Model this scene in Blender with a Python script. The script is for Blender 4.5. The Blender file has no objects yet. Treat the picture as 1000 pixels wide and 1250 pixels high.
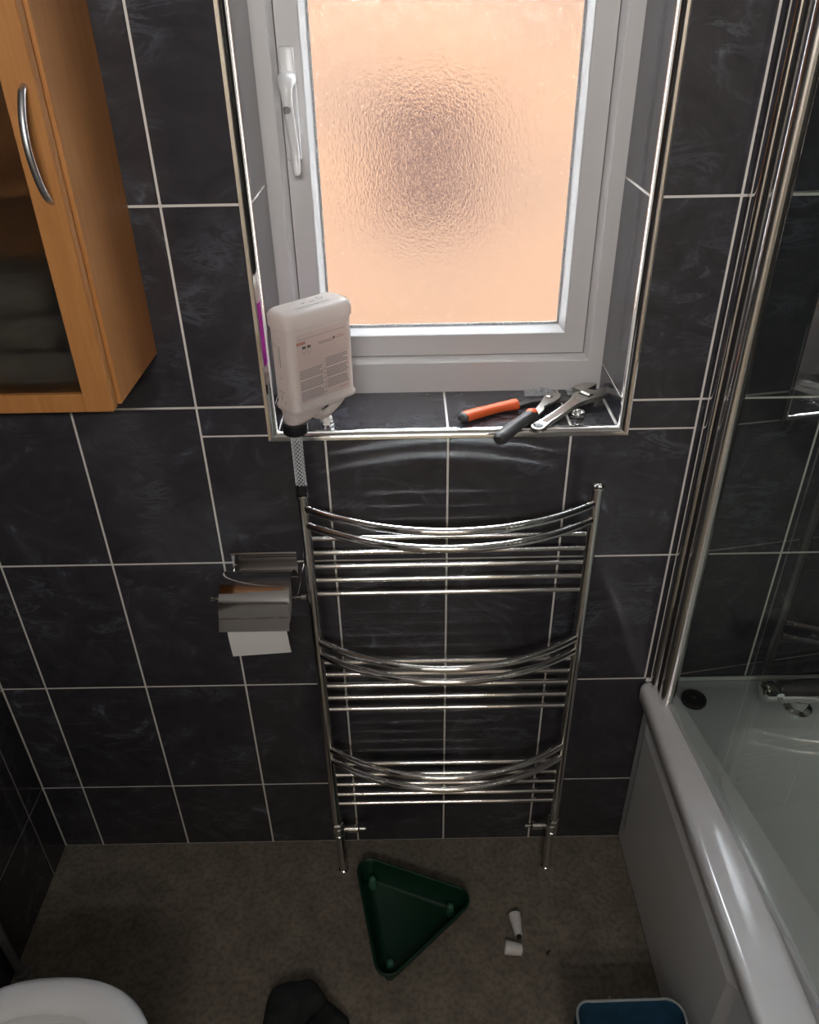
import bpy, bmesh, math, random
from mathutils import Vector, Matrix
random.seed(7)
C = bpy.context.scene.collection
sc = bpy.context.scene
PI = math.pi

# ---------------------------------------------------------------- camera
cam = bpy.data.cameras.new('camera'); co = bpy.data.objects.new('camera', cam); C.objects.link(co)
Rv = Vector((0.9998, -0.0088, -0.0157)); Uv = Vector((0.0179, 0.5411, 0.8408)); Fv = Vector((-0.0011, 0.8409, -0.5411))
M = Matrix(((Rv.x, Uv.x, -Fv.x, -0.0635), (Rv.y, Uv.y, -Fv.y, -1.1386), (Rv.z, Uv.z, -Fv.z, 1.6495), (0, 0, 0, 1)))
co.matrix_world = M
cam.sensor_fit = 'HORIZONTAL'; cam.sensor_width = 36; cam.lens = 959.62/1000*36
cam.clip_start = 0.02
sc.camera = co

# ---------------------------------------------------------------- light
w = bpy.data.worlds.new('sky'); sc.world = w; w.use_nodes = True
bg = w.node_tree.nodes['Background']; bg.inputs[0].default_value = (0.88, 0.95, 1.0, 1); bg.inputs[1].default_value = 27.0
sun = bpy.data.lights.new('sun', 'SUN'); sun.energy = 3.5; sun.angle = math.radians(2); sun.color = (1, 0.93, 0.82)
so = bpy.data.objects.new('sun', sun); C.objects.link(so); so.rotation_euler = (math.radians(42), 0, math.radians(-20))
vs = sc.view_settings
vs.view_transform = 'Standard'; vs.look = 'None'; vs.gamma = 1; vs.use_curve_mapping = False; vs.exposure = 0.0
sc.cycles.use_denoising = True
sc.cycles.max_bounces = 14; sc.cycles.transmission_bounces = 12; sc.cycles.transparent_max_bounces = 12
sc.cycles.diffuse_bounces = 6; sc.cycles.glossy_bounces = 6
sc.cycles.sample_clamp_indirect = 30

# ---------------------------------------------------------------- materials
MAT = {}
def new_mat(name):
    m = bpy.data.materials.new(name); m.use_nodes = True; MAT[name] = m
    nt = m.node_tree; b = nt.nodes['Principled BSDF']
    return m, nt, b
def plain(name, col, rough=0.5, metal=0.0, spec=0.5, noise=0.0, nscale=30, bump=0.0, bscale=200, coat=0.0, stretch=None):
    m, nt, b = new_mat(name); N = nt.nodes; L = nt.links
    b.inputs['Base Color'].default_value = (*col, 1); b.inputs['Roughness'].default_value = rough
    b.inputs['Metallic'].default_value = metal; b.inputs['Specular IOR Level'].default_value = spec
    b.inputs['Coat Weight'].default_value = coat
    if noise or bump:
        tc = N.new('ShaderNodeTexCoord'); mp = N.new('ShaderNodeMapping'); L.new(tc.outputs['Object'], mp.inputs[0])
        if stretch: mp.inputs['Scale'].default_value = stretch
    if noise:
        n = N.new('ShaderNodeTexNoise'); n.inputs['Scale'].default_value = nscale; n.inputs['Detail'].default_value = 6
        L.new(mp.outputs[0], n.inputs[0])
        r = N.new('ShaderNodeValToRGB'); L.new(n.outputs[0], r.inputs[0])
        r.color_ramp.elements[0].position = .3; r.color_ramp.elements[1].position = .7
        r.color_ramp.elements[0].color = (*[c*(1-noise) for c in col], 1); r.color_ramp.elements[1].color = (*[min(1, c*(1+noise)) for c in col], 1)
        L.new(r.outputs[0], b.inputs['Base Color'])
    if bump:
        n2 = N.new('ShaderNodeTexNoise'); n2.inputs['Scale'].default_value = bscale; n2.inputs['Detail'].default_value = 3
        L.new(mp.outputs[0], n2.inputs[0])
        bp = N.new('ShaderNodeBump'); bp.inputs['Strength'].default_value = bump; bp.inputs['Distance'].default_value = .002
        L.new(n2.outputs[0], bp.inputs['Height']); L.new(bp.outputs[0], b.inputs['Normal'])
    return m

def tile_mat():
    m, nt, b = new_mat('slate_tile'); N = nt.nodes; L = nt.links
    tc = N.new('ShaderNodeTexCoord'); oi = N.new('ShaderNodeObjectInfo')
    cm = N.new('ShaderNodeCombineXYZ')
    for i, k in enumerate((37., 91., 53.)):
        mu = N.new('ShaderNodeMath'); mu.operation = 'MULTIPLY'; mu.inputs[1].default_value = k
        L.new(oi.outputs['Random'], mu.inputs[0]); L.new(mu.outputs[0], cm.inputs[i])
    ad = N.new('ShaderNodeVectorMath'); ad.operation = 'ADD'; L.new(tc.outputs['Object'], ad.inputs[0]); L.new(cm.outputs[0], ad.inputs[1])
    n1 = N.new('ShaderNodeTexNoise'); n1.inputs['Scale'].default_value = 9; n1.inputs['Detail'].default_value = 8; n1.inputs['Roughness'].default_value = .62; n1.inputs['Distortion'].default_value = 2.2
    L.new(ad.outputs[0], n1.inputs[0])
    r1 = N.new('ShaderNodeValToRGB'); L.new(n1.outputs[0], r1.inputs[0])
    e = r1.color_ramp.elements
    e[0].position = .30; e[0].color = (.034, .032, .037, 1); e[1].position = .84; e[1].color = (.20, .225, .28, 1)
    k = r1.color_ramp.elements.new(.58); k.color = (.048, .046, .053, 1)
    k = r1.color_ramp.elements.new(.66); k.color = (.064, .064, .075, 1)
    ns = N.new('ShaderNodeTexNoise'); ns.inputs['Scale'].default_value = 16; ns.inputs['Detail'].default_value = 7; ns.inputs['Roughness'].default_value = .7; ns.inputs['Distortion'].default_value = 1.2
    sm = N.new('ShaderNodeMapping'); sm.inputs['Scale'].default_value = (.55, .9, 1.6); L.new(ad.outputs[0], sm.inputs[0]); L.new(sm.outputs[0], ns.inputs[0])
    rs = N.new('ShaderNodeValToRGB'); L.new(ns.outputs[0], rs.inputs[0])
    q = rs.color_ramp.elements; q[0].position = .50; q[0].color = (0, 0, 0, 1); q[1].position = .62; q[1].color = (0, 0, 0, 1)
    k = q.new(.555); k.color = (.55, .55, .55, 1)
    nm = N.new('ShaderNodeTexNoise'); nm.inputs['Scale'].default_value = 7; nm.inputs['Detail'].default_value = 2; L.new(ad.outputs[0], nm.inputs[0])
    rm = N.new('ShaderNodeMapRange'); rm.inputs[1].default_value = .48; rm.inputs[2].default_value = .66; L.new(nm.outputs[0], rm.inputs[0])
    mm = N.new('ShaderNodeMath'); mm.operation = 'MULTIPLY'; L.new(rs.outputs[0], mm.inputs[0]); L.new(rm.outputs[0], mm.inputs[1])
    mv = N.new('ShaderNodeMix'); mv.data_type = 'RGBA'; m2 = N.new('ShaderNodeMath'); m2.operation = 'MULTIPLY'; m2.inputs[1].default_value = .25; L.new(mm.outputs[0], m2.inputs[0]); L.new(m2.outputs[0], mv.inputs[0]); L.new(r1.outputs[0], mv.inputs[6]); mv.inputs[7].default_value = (.34, .39, .47, 1)
    L.new(mv.outputs[2], b.inputs['Base Color'])
    n2 = N.new('ShaderNodeTexNoise'); n2.inputs['Scale'].default_value = 14; n2.inputs['Detail'].default_value = 5
    L.new(ad.outputs[0], n2.inputs[0])
    mr = N.new('ShaderNodeMapRange'); mr.inputs[3].default_value = .06; mr.inputs[4].default_value = .16
    L.new(n2.outputs[0], mr.inputs[0]); L.new(mr.outputs[0], b.inputs['Roughness'])
    bp = N.new('ShaderNodeBump'); bp.inputs['Strength'].default_value = .05; bp.inputs['Distance'].default_value = .002
    n3 = N.new('ShaderNodeTexNoise'); n3.inputs['Scale'].default_value = 30; n3.inputs['Detail'].default_value = 4
    L.new(ad.outputs[0], n3.inputs[0]); L.new(n3.outputs[0], bp.inputs['Height']); L.new(bp.outputs[0], b.inputs['Normal'])
    b.inputs['Specular IOR Level'].default_value = .6
    return m
def wood_mat(name, a, c):
    m, nt, b = new_mat(name); N = nt.nodes; L = nt.links
    tc = N.new('ShaderNodeTexCoord'); mp = N.new('ShaderNodeMapping'); mp.inputs['Scale'].default_value = (60, 60, 4)
    L.new(tc.outputs['Object'], mp.inputs[0])
    n = N.new('ShaderNodeTexNoise'); n.inputs['Scale'].default_value = 2; n.inputs['Detail'].default_value = 6; n.inputs['Distortion'].default_value = .6
    L.new(mp.outputs[0], n.inputs[0])
    r = N.new('ShaderNodeValToRGB'); r.color_ramp.elements[0].color = (*a, 1); r.color_ramp.elements[1].color = (*c, 1)
    r.color_ramp.elements[0].position = .25; r.color_ramp.elements[1].position = .75
    L.new(n.outputs[0], r.inputs[0]); L.new(r.outputs[0], b.inputs['Base Color'])
    b.inputs['Roughness'].default_value = .42
    return m
def floor_mat():
    m, nt, b = new_mat('stone_vinyl'); N = nt.nodes; L = nt.links
    tc = N.new('ShaderNodeTexCoord')
    n = N.new('ShaderNodeTexNoise'); n.inputs['Scale'].default_value = 16; n.inputs['Detail'].default_value = 10; n.inputs['Roughness'].default_value = .7
    L.new(tc.outputs['Object'], n.inputs[0])
    r = N.new('ShaderNodeValToRGB'); e = r.color_ramp.elements
    e[0].position = .28; e[0].color = (.155, .134, .106, 1); e[1].position = .72; e[1].color = (.31, .272, .218, 1)
    L.new(n.outputs[0], r.inputs[0])
    v = N.new('ShaderNodeTexNoise'); v.inputs['Scale'].default_value = 90; v.inputs['Detail'].default_value = 4
    L.new(tc.outputs['Object'], v.inputs[0])
    mx = N.new('ShaderNodeMix'); mx.data_type = 'RGBA'; mx.blend_type = 'MULTIPLY'; mx.inputs[0].default_value = .5
    r2 = N.new('ShaderNodeValToRGB'); r2.color_ramp.elements[0].position = .38; r2.color_ramp.elements[1].position = .55
    r2.color_ramp.elements[0].color = (.45, .42, .38, 1)
    L.new(v.outputs[0], r2.inputs[0]); L.new(r.outputs[0], mx.inputs[6]); L.new(r2.outputs[0], mx.inputs[7])
    L.new(mx.outputs[2], b.inputs['Base Color']); b.inputs['Roughness'].default_value = .5
    bp = N.new('ShaderNodeBump'); bp.inputs['Strength'].default_value = .15; bp.inputs['Distance'].default_value = .001
    L.new(v.outputs[0], bp.inputs['Height']); L.new(bp.outputs[0], b.inputs['Normal'])
    return m
def thin_glass(name, tint, f0=.9, rough=0.0):
    m = bpy.data.materials.new(name); m.use_nodes = True; MAT[name] = m; nt = m.node_tree; N = nt.nodes; L = nt.links
    N.remove(N['Principled BSDF']); out = N['Material Output']
    t = N.new('ShaderNodeBsdfTransparent'); t.inputs[0].default_value = (*tint, 1)
    g = N.new('ShaderNodeBsdfGlossy'); g.inputs['Roughness'].default_value = rough
    f = N.new('ShaderNodeFresnel'); f.inputs[0].default_value = 1.5
    mu = N.new('ShaderNodeMath'); mu.operation = 'MULTIPLY'; mu.inputs[1].default_value = f0; L.new(f.outputs[0], mu.inputs[0])
    ge = N.new('ShaderNodeNewGeometry'); iv = N.new('ShaderNodeMath'); iv.operation = 'SUBTRACT'; iv.inputs[0].default_value = 1; L.new(ge.outputs['Backfacing'], iv.inputs[1])
    m0 = mu; mu = N.new('ShaderNodeMath'); mu.operation = 'MULTIPLY'; mu.use_clamp = True; L.new(m0.outputs[0], mu.inputs[0]); L.new(iv.outputs[0], mu.inputs[1])
    mx = N.new('ShaderNodeMixShader'); L.new(mu.outputs[0], mx.inputs[0]); L.new(t.outputs[0], mx.inputs[1]); L.new(g.outputs[0], mx.inputs[2])
    L.new(mx.outputs[0], out.inputs[0]); return m
def obscure_glass():
    # stippled bathroom glass
    m, nt, b = new_mat('obscure_glass'); N = nt.nodes; L = nt.links
    b.inputs['Base Color'].default_value = (1, 1, 1, 1); b.inputs['Transmission Weight'].default_value = 1
    b.inputs['Roughness'].default_value = .085; b.inputs['IOR'].default_value = 1.45
    tc = N.new('ShaderNodeTexCoord'); mp = N.new('ShaderNodeMapping'); mp.inputs['Scale'].default_value = (1, 1, .55)
    L.new(tc.outputs['Object'], mp.inputs[0])
    n = N.new('ShaderNodeTexNoise'); n.inputs['Scale'].default_value = 380; n.inputs['Detail'].default_value = 2
    L.new(mp.outputs[0], n.inputs[0])
    bp = N.new('ShaderNodeBump'); bp.inputs['Strength'].default_value = .4; bp.inputs['Distance'].default_value = .002
    L.new(n.outputs[0], bp.inputs['Height']); L.new(bp.outputs[0], b.inputs['Normal'])
    return m

tile_mat(); floor_mat(); obscure_glass()
wood_mat('beech_wood', (.42, .175, .050), (.52, .235, .072))
plain('grout', (.72, .69, .65), .8)
plain('chrome', (.82, .81, .80), .07, 1.0)
plain('post_chrome', (.86, .84, .81), .20, 1.0)
plain('chrome_soft', (.72, .71, .69), .16, 1.0)
plain('steel', (.50, .47, .43), .34, 1.0, noise=.15, nscale=60)
plain('steel_dark', (.13, .12, .12), .4, .9)
plain('steel_brown', (.23, .175, .145), .55, .15)
plain('satin_metal', (.55, .56, .57), .38, 1.0)
plain('upvc', (.62, .61, .61), .38)
plain('upvc_white', (.80, .80, .80), .3)
plain('gasket', (.03, .03, .03), .7)
plain('seal_refraction', (.35, .34, .33), .4, .4, noise=.8, nscale=500)  # speckled colour imitates refraction at the edge of the window glass
plain('white_plastic', (.80, .78, .76), .36)
plain('hdpe', (.80, .775, .755), .36)
def milky(name, amt, col):
    # thin milky plastic or paper label that lets window light through
    nt = MAT[name].node_tree; N = nt.nodes; L = nt.links; b = N['Principled BSDF']; out = N['Material Output']
    t = N.new('ShaderNodeBsdfTranslucent'); t.inputs[0].default_value = (*col, 1); mx = N.new('ShaderNodeMixShader'); mx.inputs[0].default_value = amt
    L.new(b.outputs[0], mx.inputs[1]); L.new(t.outputs[0], mx.inputs[2]); L.new(mx.outputs[0], out.inputs[0])
milky('hdpe', .52, (.86, .77, .71))
plain('black_plastic', (.012, .012, .013), .42)
plain('rubber', (.014, .015, .016), .5)
plain('orange_grip', (.80, .13, .035), .45)
plain('charcoal_grip', (.05, .048, .05), .5)
plain('magenta_print', (.55, .05, .42), .4)
plain('print_grey', (.34, .31, .32), .6)
plain('print_dark', (.13, .12, .13), .6)
plain('print_red', (.52, .25, .20), .6)
plain('label_paper', (.84, .80, .785), .4); milky('label_paper', .72, (.97, .90, .87))
plain('paint_white', (.74, .73, .71), .6)
plain('cream_paint', (.74, .69, .61), .7)
plain('carpet', (.36, .31, .25), .95)
plain('bath_acrylic', (.78, .79, .80), .14, coat=.3)
plain('panel_acrylic', (.76, .77, .78), .22)
plain('ceramic', (.86, .87, .88), .12)
plain('paper', (.78, .77, .75), .9)
plain('green_plastic', (.004, .038, .019), .4)
plain('green_plastic_pale', (.05, .16, .10), .45)
plain('blue_fabric', (.012, .070, .135), .8, bump=.4, bscale=300, noise=.25)
plain('pale_piping', (.36, .40, .41), .8)
plain('dark_fabric', (.018, .022, .023), .9, bump=.6, bscale=250, noise=.3)
plain('towel_pale', (.26, .25, .23), .95, bump=.5, bscale=200)
plain('dark_edge', (.10, .05, .02), .7)
plain('pipe_grey', (.16, .16, .155), .45)
plain('render_orange', (.0375, .0145, .0033), .9, noise=.38, nscale=2.2)
plain('outside_curtain', (.0185, .0094, .0078), .95, spec=.1)
plain('concrete', (.12, .11, .10), .9, noise=.1, nscale=8)
plain('door_paint', (.70, .69, .67), .4)
thin_glass('screen_glass', (.93, .97, .95), 1.6)
m, nt, b = new_mat('smoked_glass'); b.inputs['Base Color'].default_value = (.50, .48, .45, 1); b.inputs['Roughness'].default_value = .34
b.inputs['Transmission Weight'].default_value = 1; b.inputs['IOR'].default_value = 1.3
m, nt, b = new_mat('clear_film'); b.inputs['Base Color'].default_value = (.80, .82, .83, 1); b.inputs['Roughness'].default_value = .2; b.inputs['Alpha'].default_value = .42
thin_glass('hose_clear', (.82, .84, .85), 2.0, .1)
plain('hose_braid', (.72, .73, .74), .4)

# ---------------------------------------------------------------- helpers
def link_mesh(name, bm, mat, parent=None, origin=None, smooth=None):
    """world-coordinate bmesh -> object; vertices are shifted by the thing's base position"""
    if origin is None:
        r = parent
        while r is not None and r.parent is not None: r = r.parent
        origin = r.location.copy() if r is not None else Vector((0, 0, 0))
        if r is None: place = None
        else: place = Vector((0, 0, 0))
    else:
        origin = Vector(origin); place = origin if parent is None else Vector((0, 0, 0))
    bmesh.ops.translate(bm, vec=-Vector(origin), verts=bm.verts[:])
    bmesh.ops.recalc_face_normals(bm, faces=bm.faces[:])
    me = bpy.data.meshes.new(name); bm.to_mesh(me); bm.free()
    mats = mat if isinstance(mat, (list, tuple)) else [mat]
    for k in mats: me.materials.append(MAT[k])
    if smooth is not None:
        for p in me.polygons: p.use_smooth = True
        me.set_sharp_from_angle(angle=math.radians(smooth))
    o = bpy.data.objects.new(name, me); C.objects.link(o)
    if parent is not None: o.parent = parent
    if place is not None: o.location = place
    return o
def thing(name, label, cat, loc, group=None):
    o = bpy.data.objects.new(name, None); C.objects.link(o); o.location = loc
    o.empty_display_size = .05
    o['label'] = label; o['category'] = cat
    if group: o['group'] = group
    return o
def tag(o, label, cat, group=None):
    o['label'] = label; o['category'] = cat
    if group: o['group'] = group
    return o
def struct(o):
    o['kind'] = 'structure'; return o

def add_box(bm, lo, hi, bevel=0.0, seg=2, mi=0):
    r = bmesh.ops.create_cube(bm, size=1.0); vs_ = r['verts']
    lo = Vector(lo); hi = Vector(hi); c = (lo+hi)/2; s = hi-lo
    for v in vs_: v.co = Vector((c.x+v.co.x*s.x, c.y+v.co.y*s.y, c.z+v.co.z*s.z))
    fs = set(f for v in vs_ for f in v.link_faces)
    for f in fs: f.material_index = mi
    if bevel:
        es = list(set(e for v in vs_ for e in v.link_edges))
        bmesh.ops.bevel(bm, geom=es, offset=bevel, segments=seg, profile=.5, affect='EDGES', clamp_overlap=True)
    return vs_
def box(lo, hi, bevel=0.0, seg=2):
    bm = bmesh.new(); add_box(bm, lo, hi, bevel, seg); return bm
def frames(path):
    n = len(path); T = []
    for i in range(n):
        a = path[max(0, i-1)]; b = path[min(n-1, i+1)]; T.append((b-a).normalized())
    up = Vector((0, 0, 1)) if abs(T[0].z) < .9 else Vector((0, 1, 0))
    N0 = T[0].cross(up).normalized(); out = []
    for i in range(n):
        N0 = (N0 - T[i]*N0.dot(T[i])).normalized()
        out.append((T[i], N0, T[i].cross(N0).normalized()))
    return out
def add_tube(bm, path, rad, n=16, cap=True, flat=1.0, mi=0):
    """swept round section; rad number or list; flat scales the second axis"""
    path = [Vector(p) for p in path]; fr = frames(path); rings = []
    for i, p in enumerate(path):
        r = rad[i] if isinstance(rad, (list, tuple)) else rad
        T, A, B = fr[i]
        rings.append([bm.verts.new(p + A*(r*math.cos(2*PI*k/n)) + B*(r*flat*math.sin(2*PI*k/n))) for k in range(n)])
    loft(bm, rings, cap, cap, mi); return rings
def loft(bm, rings, cap0=True, cap1=True, mi=0):
    n = len(rings[0])
    for a, b in zip(rings[:-1], rings[1:]):
        for k in range(n):
            f = bm.faces.new((a[k], a[(k+1) % n], b[(k+1) % n], b[k])); f.material_index = mi
    if cap0: bm.faces.new(rings[0][::-1]).material_index = mi
    if cap1: bm.faces.new(rings[-1]).material_index = mi
def tube(path, rad, n=16, cap=True, flat=1.0):
    bm = bmesh.new(); add_tube(bm, path, rad, n, cap, flat); return bm
def add_lathe(bm, prof, at, axis=(0, 0, 1), n=28, cap0=True, cap1=True):
    """prof: list of (radius, height along axis)"""
    ax = Vector(axis).normalized(); q = Vector((0, 0, 1)).rotation_difference(ax); at = Vector(at)
    rings = [[bm.verts.new(at + q @ Vector((r*math.cos(2*PI*k/n), r*math.sin(2*PI*k/n), h))) for k in range(n)] for r, h in prof]
    loft(bm, rings, cap0, cap1)
def lathe(prof, at, axis=(0, 0, 1), n=28, cap0=True, cap1=True):
    bm = bmesh.new(); add_lathe(bm, prof, at, axis, n, cap0, cap1); return bm
def add_prism(bm, pts, z0, z1, bevel=0.0, mx=None, holes=()):
    """polygon in xy extruded z0..z1, optional matrix"""
    bot = [bm.verts.new((p[0], p[1], z0)) for p in pts]; top = [bm.verts.new((p[0], p[1], z1)) for p in pts]
    n = len(pts); side = []
    for k in range(n): side.append(bm.faces.new((bot[k], bot[(k+1) % n], top[(k+1) % n], top[k])))
    fb = bm.faces.new(bot[::-1]); ft = bm.faces.new(top)
    vs_ = bot+top
    if bevel:
        es = list(fb.edges)+list(ft.edges)
        r = bmesh.ops.bevel(bm, geom=es, offset=bevel, segments=2, profile=.5, affect='EDGES', clamp_overlap=True)
    if mx is not None:
        bmesh.ops.transform(bm, matrix=mx, verts=bm.verts[:])
def prism(pts, z0, z1, bevel=0.0, mx=None):
    bm = bmesh.new(); add_prism(bm, pts, z0, z1, bevel, mx); return bm
def smooth_path(pts, m=8):
    """Catmull-Rom through points"""
    P = [Vector(p) for p in pts]; P = [P[0]*2-P[1]] + P + [P[-1]*2-P[-2]]; out = []
    for i in range(1, len(P)-2):
        for k in range(m):
            t = k/m; a, b, c, d = P[i-1], P[i], P[i+1], P[i+2]
            out.append(.5*((2*b)+(c-a)*t+(2*a-5*b+4*c-d)*t*t+(3*b-a-3*c+d)*t**3))
    out.append(P[-2]); return out
def rrect(hx, hy, r, n=6):
    """rounded rectangle outline, counter-clockwise"""
    out = []
    for cx, cy, a0 in ((hx-r, hy-r, 0), (-hx+r, hy-r, 90), (-hx+r, -hy+r, 180), (hx-r, -hy+r, 270)):
        for k in range(n+1):
            a = math.radians(a0+90*k/n); out.append((cx+r*math.cos(a), cy+r*math.sin(a)))
    return out

# ---------------------------------------------------------------- room shell
XL, XR, YB, ZC = -.888, 1.122, -2.05, 2.335
H = .30422; Z0 = .2067                      # tile course height, first joint above the floor
ZJ = [0.0] + [Z0 + H*i for i in range(8)]   # joints
ZJ[-1] = ZC
WX, WZ0, WZ1 = .2752, 1.0728, 2.02          # tiled reveal faces
YF = .150                                   # front of the window frame
G = .0018                                   # half joint

def slab_with_hole():
    bm = bmesh.new()
    y0, y1 = .0011, .29
    hx, h0, h1 = WX+.0011, WZ0-.0011, WZ1+.0011
    add_box(bm, (XL-.1, y0, -.05), (-hx, y1, ZC+.05)); add_box(bm, (hx, y0, -.05), (XR+.1, y1, ZC+.05))
    add_box(bm, (-hx, y0, -.05), (hx, y1, h0)); add_box(bm, (-hx, y0, h1), (hx, y1, ZC+.05))
    return bm
wall_back = struct(link_mesh('wall_back', slab_with_hole(), 'grout', origin=(0, 0, 0)))
wall_left = struct(link_mesh('wall_left', box((XL-.1, YB-.1, -.05), (XL-.0018, .0018, ZC+.05)), 'grout', origin=(0, 0, 0)))
wall_right = struct(link_mesh('wall_right', box((XR+.0018, YB-.1, -.05), (XR+.1, .0018, ZC+.05)), 'grout', origin=(0, 0, 0)))
DX0, DX1, DZ1, YL = -.44, .38, 1.99, -3.45        # doorway to an unseen landing, added to bounce fill light
bm = bmesh.new()
add_box(bm, (XL-.0018, YB-.1, -.05), (DX0, YB, ZC+.05)); add_box(bm, (DX1, YB-.1, -.05), (XR+.0018, YB, ZC+.05)); add_box(bm, (DX0, YB-.1, DZ1), (DX1, YB, ZC+.05))
wall_front = struct(link_mesh('wall_front', bm, 'paint_white', origin=(0, 0, 0)))
bm = bmesh.new()
add_box(bm, (-1.0, YL-.1, -.05), (1.0, YL, ZC+.05)); add_box(bm, (-1.1, YL-.1, -.05), (-1.0, YB-.1, ZC+.05)); add_box(bm, (1.0, YL-.1, -.05), (1.1, YB-.1, ZC+.05)); add_box(bm, (-1.1, YL-.1, ZC), (1.1, YB-.1, ZC+.05))
struct(link_mesh('wall_landing', bm, 'cream_paint', origin=(0, 0, 0)))
struct(link_mesh('floor_landing', box((-1.1, YL-.1, -.05), (1.1, YB, 0)), 'carpet', origin=(0, 0, 0)))
floor = struct(link_mesh('floor', box((XL-.0018, YB, -.05), (XR+.0018, .0018, 0)), 'stone_vinyl', origin=(0, 0, 0)))
ceiling = struct(link_mesh('ceiling', box((XL-.0018, YB, ZC), (XR+.0018, .0018, ZC+.05)), 'paint_white', origin=(0, 0, 0)))

tile_cache = {}
def tile(parent, lo, hi):
    """one ceramic tile; alike pieces share mesh data"""
    lo = Vector(lo); hi = Vector(hi); c = (lo+hi)/2; s = hi-lo
    key = tuple(round(x, 4) for x in s)
    if key not in tile_cache:
        bm = box(-s/2, s/2, .0009, 1)
        me = bpy.data.meshes.new('tile'); bm.to_mesh(me); bm.free(); me.materials.append(MAT['slate_tile'])
        tile_cache[key] = me
    o = bpy.data.objects.new('tile', tile_cache[key]); C.objects.link(o)
    o.parent = parent; o.location = c
    return o
TD = .006
def wall_tiles_back():
    xs = [XL] + [round(-.8+.2*i, 3) for i in range(10)] + [XR]
    for xa, xb in zip(xs[:-1], xs[1:]):
        for za, zb in zip(ZJ[:-1], ZJ[1:]):
            if zb < .52 and abs(xa-.4) < .01: continue
            la = (xa+G, za+G); hb = ((.6 if zb < .52 and abs(xa-.2) < .01 else xb)-G, zb-G)
            # cut around the window opening
            ox, o0, o1 = WX+.004, WZ0-.003, WZ1+.003
            pieces = [(la[0], la[1], hb[0], hb[1])]
            if xb > -ox and xa < ox and zb > o0 and za < o1:
                pieces = []
                if za < o0: pieces.append((la[0], la[1], hb[0], o0-.003))
                if zb > o1: pieces.append((la[0], o1+.003, hb[0], hb[1]))
                l = max(la[1], o0+.0) if za < o0 else la[1]
                h = min(hb[1], o1) if zb > o1 else hb[1]
                if xa < -ox: pieces.append((la[0], l, -ox-.003, h))
                if xb > ox: pieces.append((ox+.003, l, hb[0], h))
            for x0, z0, x1, z1 in pieces:
                if x1-x0 > .004 and z1-z0 > .004:
                    tile(wall_back, (x0, 0, z0), (x1, TD, z1))
    # window reveal: sill, head, two cheeks
    for xa, xb in ((-WX, -.2), (-.2, 0), (0, .2), (.2, WX)):
        a = xa+(G if xa > -.27 else .001); b = xb-(G if xb < .27 else .003)
        tile(wall_back, (a, .008, WZ0-TD), (b, YF+.02, WZ0))
        tile(wall_back, (a, .008, WZ1), (b, YF+.02, WZ1+TD))
    zz = [WZ0] + [z for z in ZJ if WZ0 < z < WZ1] + [WZ1]
    for za, zb in zip(zz[:-1], zz[1:]):
        a = za+(G if za > WZ0 else .001); b = zb-G
        tile(wall_back, (-WX-TD, .008, a), (-WX, YF+.02, b)); tile(wall_back, (WX, .008, a), (WX+TD, YF+.02, b))
wall_tiles_back()
ys = [0.0] + [-.0729-.2*i for i in range(10)] + [YB]
for ya, yb in zip(ys[:-1], ys[1:]):
    for za, zb in zip(ZJ[:-1], ZJ[1:]):
        tile(wall_left, (XL-TD, yb+G, za+G), (XL, ya-G, zb-G))
        tile(wall_right, (XR, yb+G, za+G), (XR+TD, ya-G, zb-G))
# far side of the room: white door standing open into the landing
bm = bmesh.new(); add_box(bm, (DX0-.05, YB-.86, .005), (DX0-.012, YB-.105, 1.975), .003)
d = struct(link_mesh('door_1', bm, 'door_paint', origin=(0, 0, 0)))
bm = bmesh.new()
for y0, y1 in ((YB-.80, YB-.52), (YB-.44, YB-.17)):
    for z0, z1 in ((.15, .85), (1.0, 1.85)): add_box(bm, (DX0-.014, y0, z0), (DX0-.006, y1, z1), .003)
link_mesh('door_panel', bm, 'door_paint', d)
link_mesh('door_handle', tube(smooth_path([(DX0-.012, YB-.80, 1.0), (DX0+.03, YB-.80, 1.0), (DX0+.035, YB-.70, 1.0)], 4), .009, 10), 'chrome', d, smooth=60)
bm = bmesh.new()
for x in (DX0-.06, DX1): add_box(bm, (x, YB, 0), (x+.06, YB+.015, DZ1+.06), .003)
add_box(bm, (DX0, YB, DZ1), (DX1, YB+.015, DZ1+.06), .003)
struct(link_mesh('trim_6', bm, 'door_paint', origin=(0, 0, 0)))

# chrome tile trims round the opening
def trim(path, name):
    """quarter-round: section swept along x or z; path gives (corner outer point, direction inward)"""
    bm = bmesh.new(); rings = []
    for corner, inward in path:
        c = Vector(corner); iv = Vector(inward); ring = []
        for k in range(9):
            a = PI/2*k/8
            # from face edge (on wall plane) to reveal edge
            ring.append(c + iv*(.0155*(1-math.cos(a))*1.0) + Vector((0, -.004+.0125*(1-math.sin(a)), 0)) if False else
                        c + iv*(.0155*math.sin(a)) + Vector((0, -.0045+.0135*(1-math.cos(a)), 0)))
        ring.append(c + iv*.0155 + Vector((0, .010, 0))); ring.append(c + Vector((0, .010, 0)))
        rings.append([bm.verts.new(p) for p in ring])
    loft(bm, rings)
    return struct(link_mesh(name, bm, 'chrome', origin=(0, 0, 0), smooth=40))
ox, oz0, oz1 = WX+.0155, WZ0-.0125, WZ1+.0125
trim([((-ox, 0, oz0), (1, 0, .8)), ((-ox, 0, oz1), (1, 0, -.8))], 'trim_1')
trim([((ox, 0, oz0), (-1, 0, .8)), ((ox, 0, oz1), (-1, 0, -.8))], 'trim_2')
trim([((-ox, 0, oz0), (1, 0, .8)), ((ox, 0, oz0), (-1, 0, .8))], 'trim_3')
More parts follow.
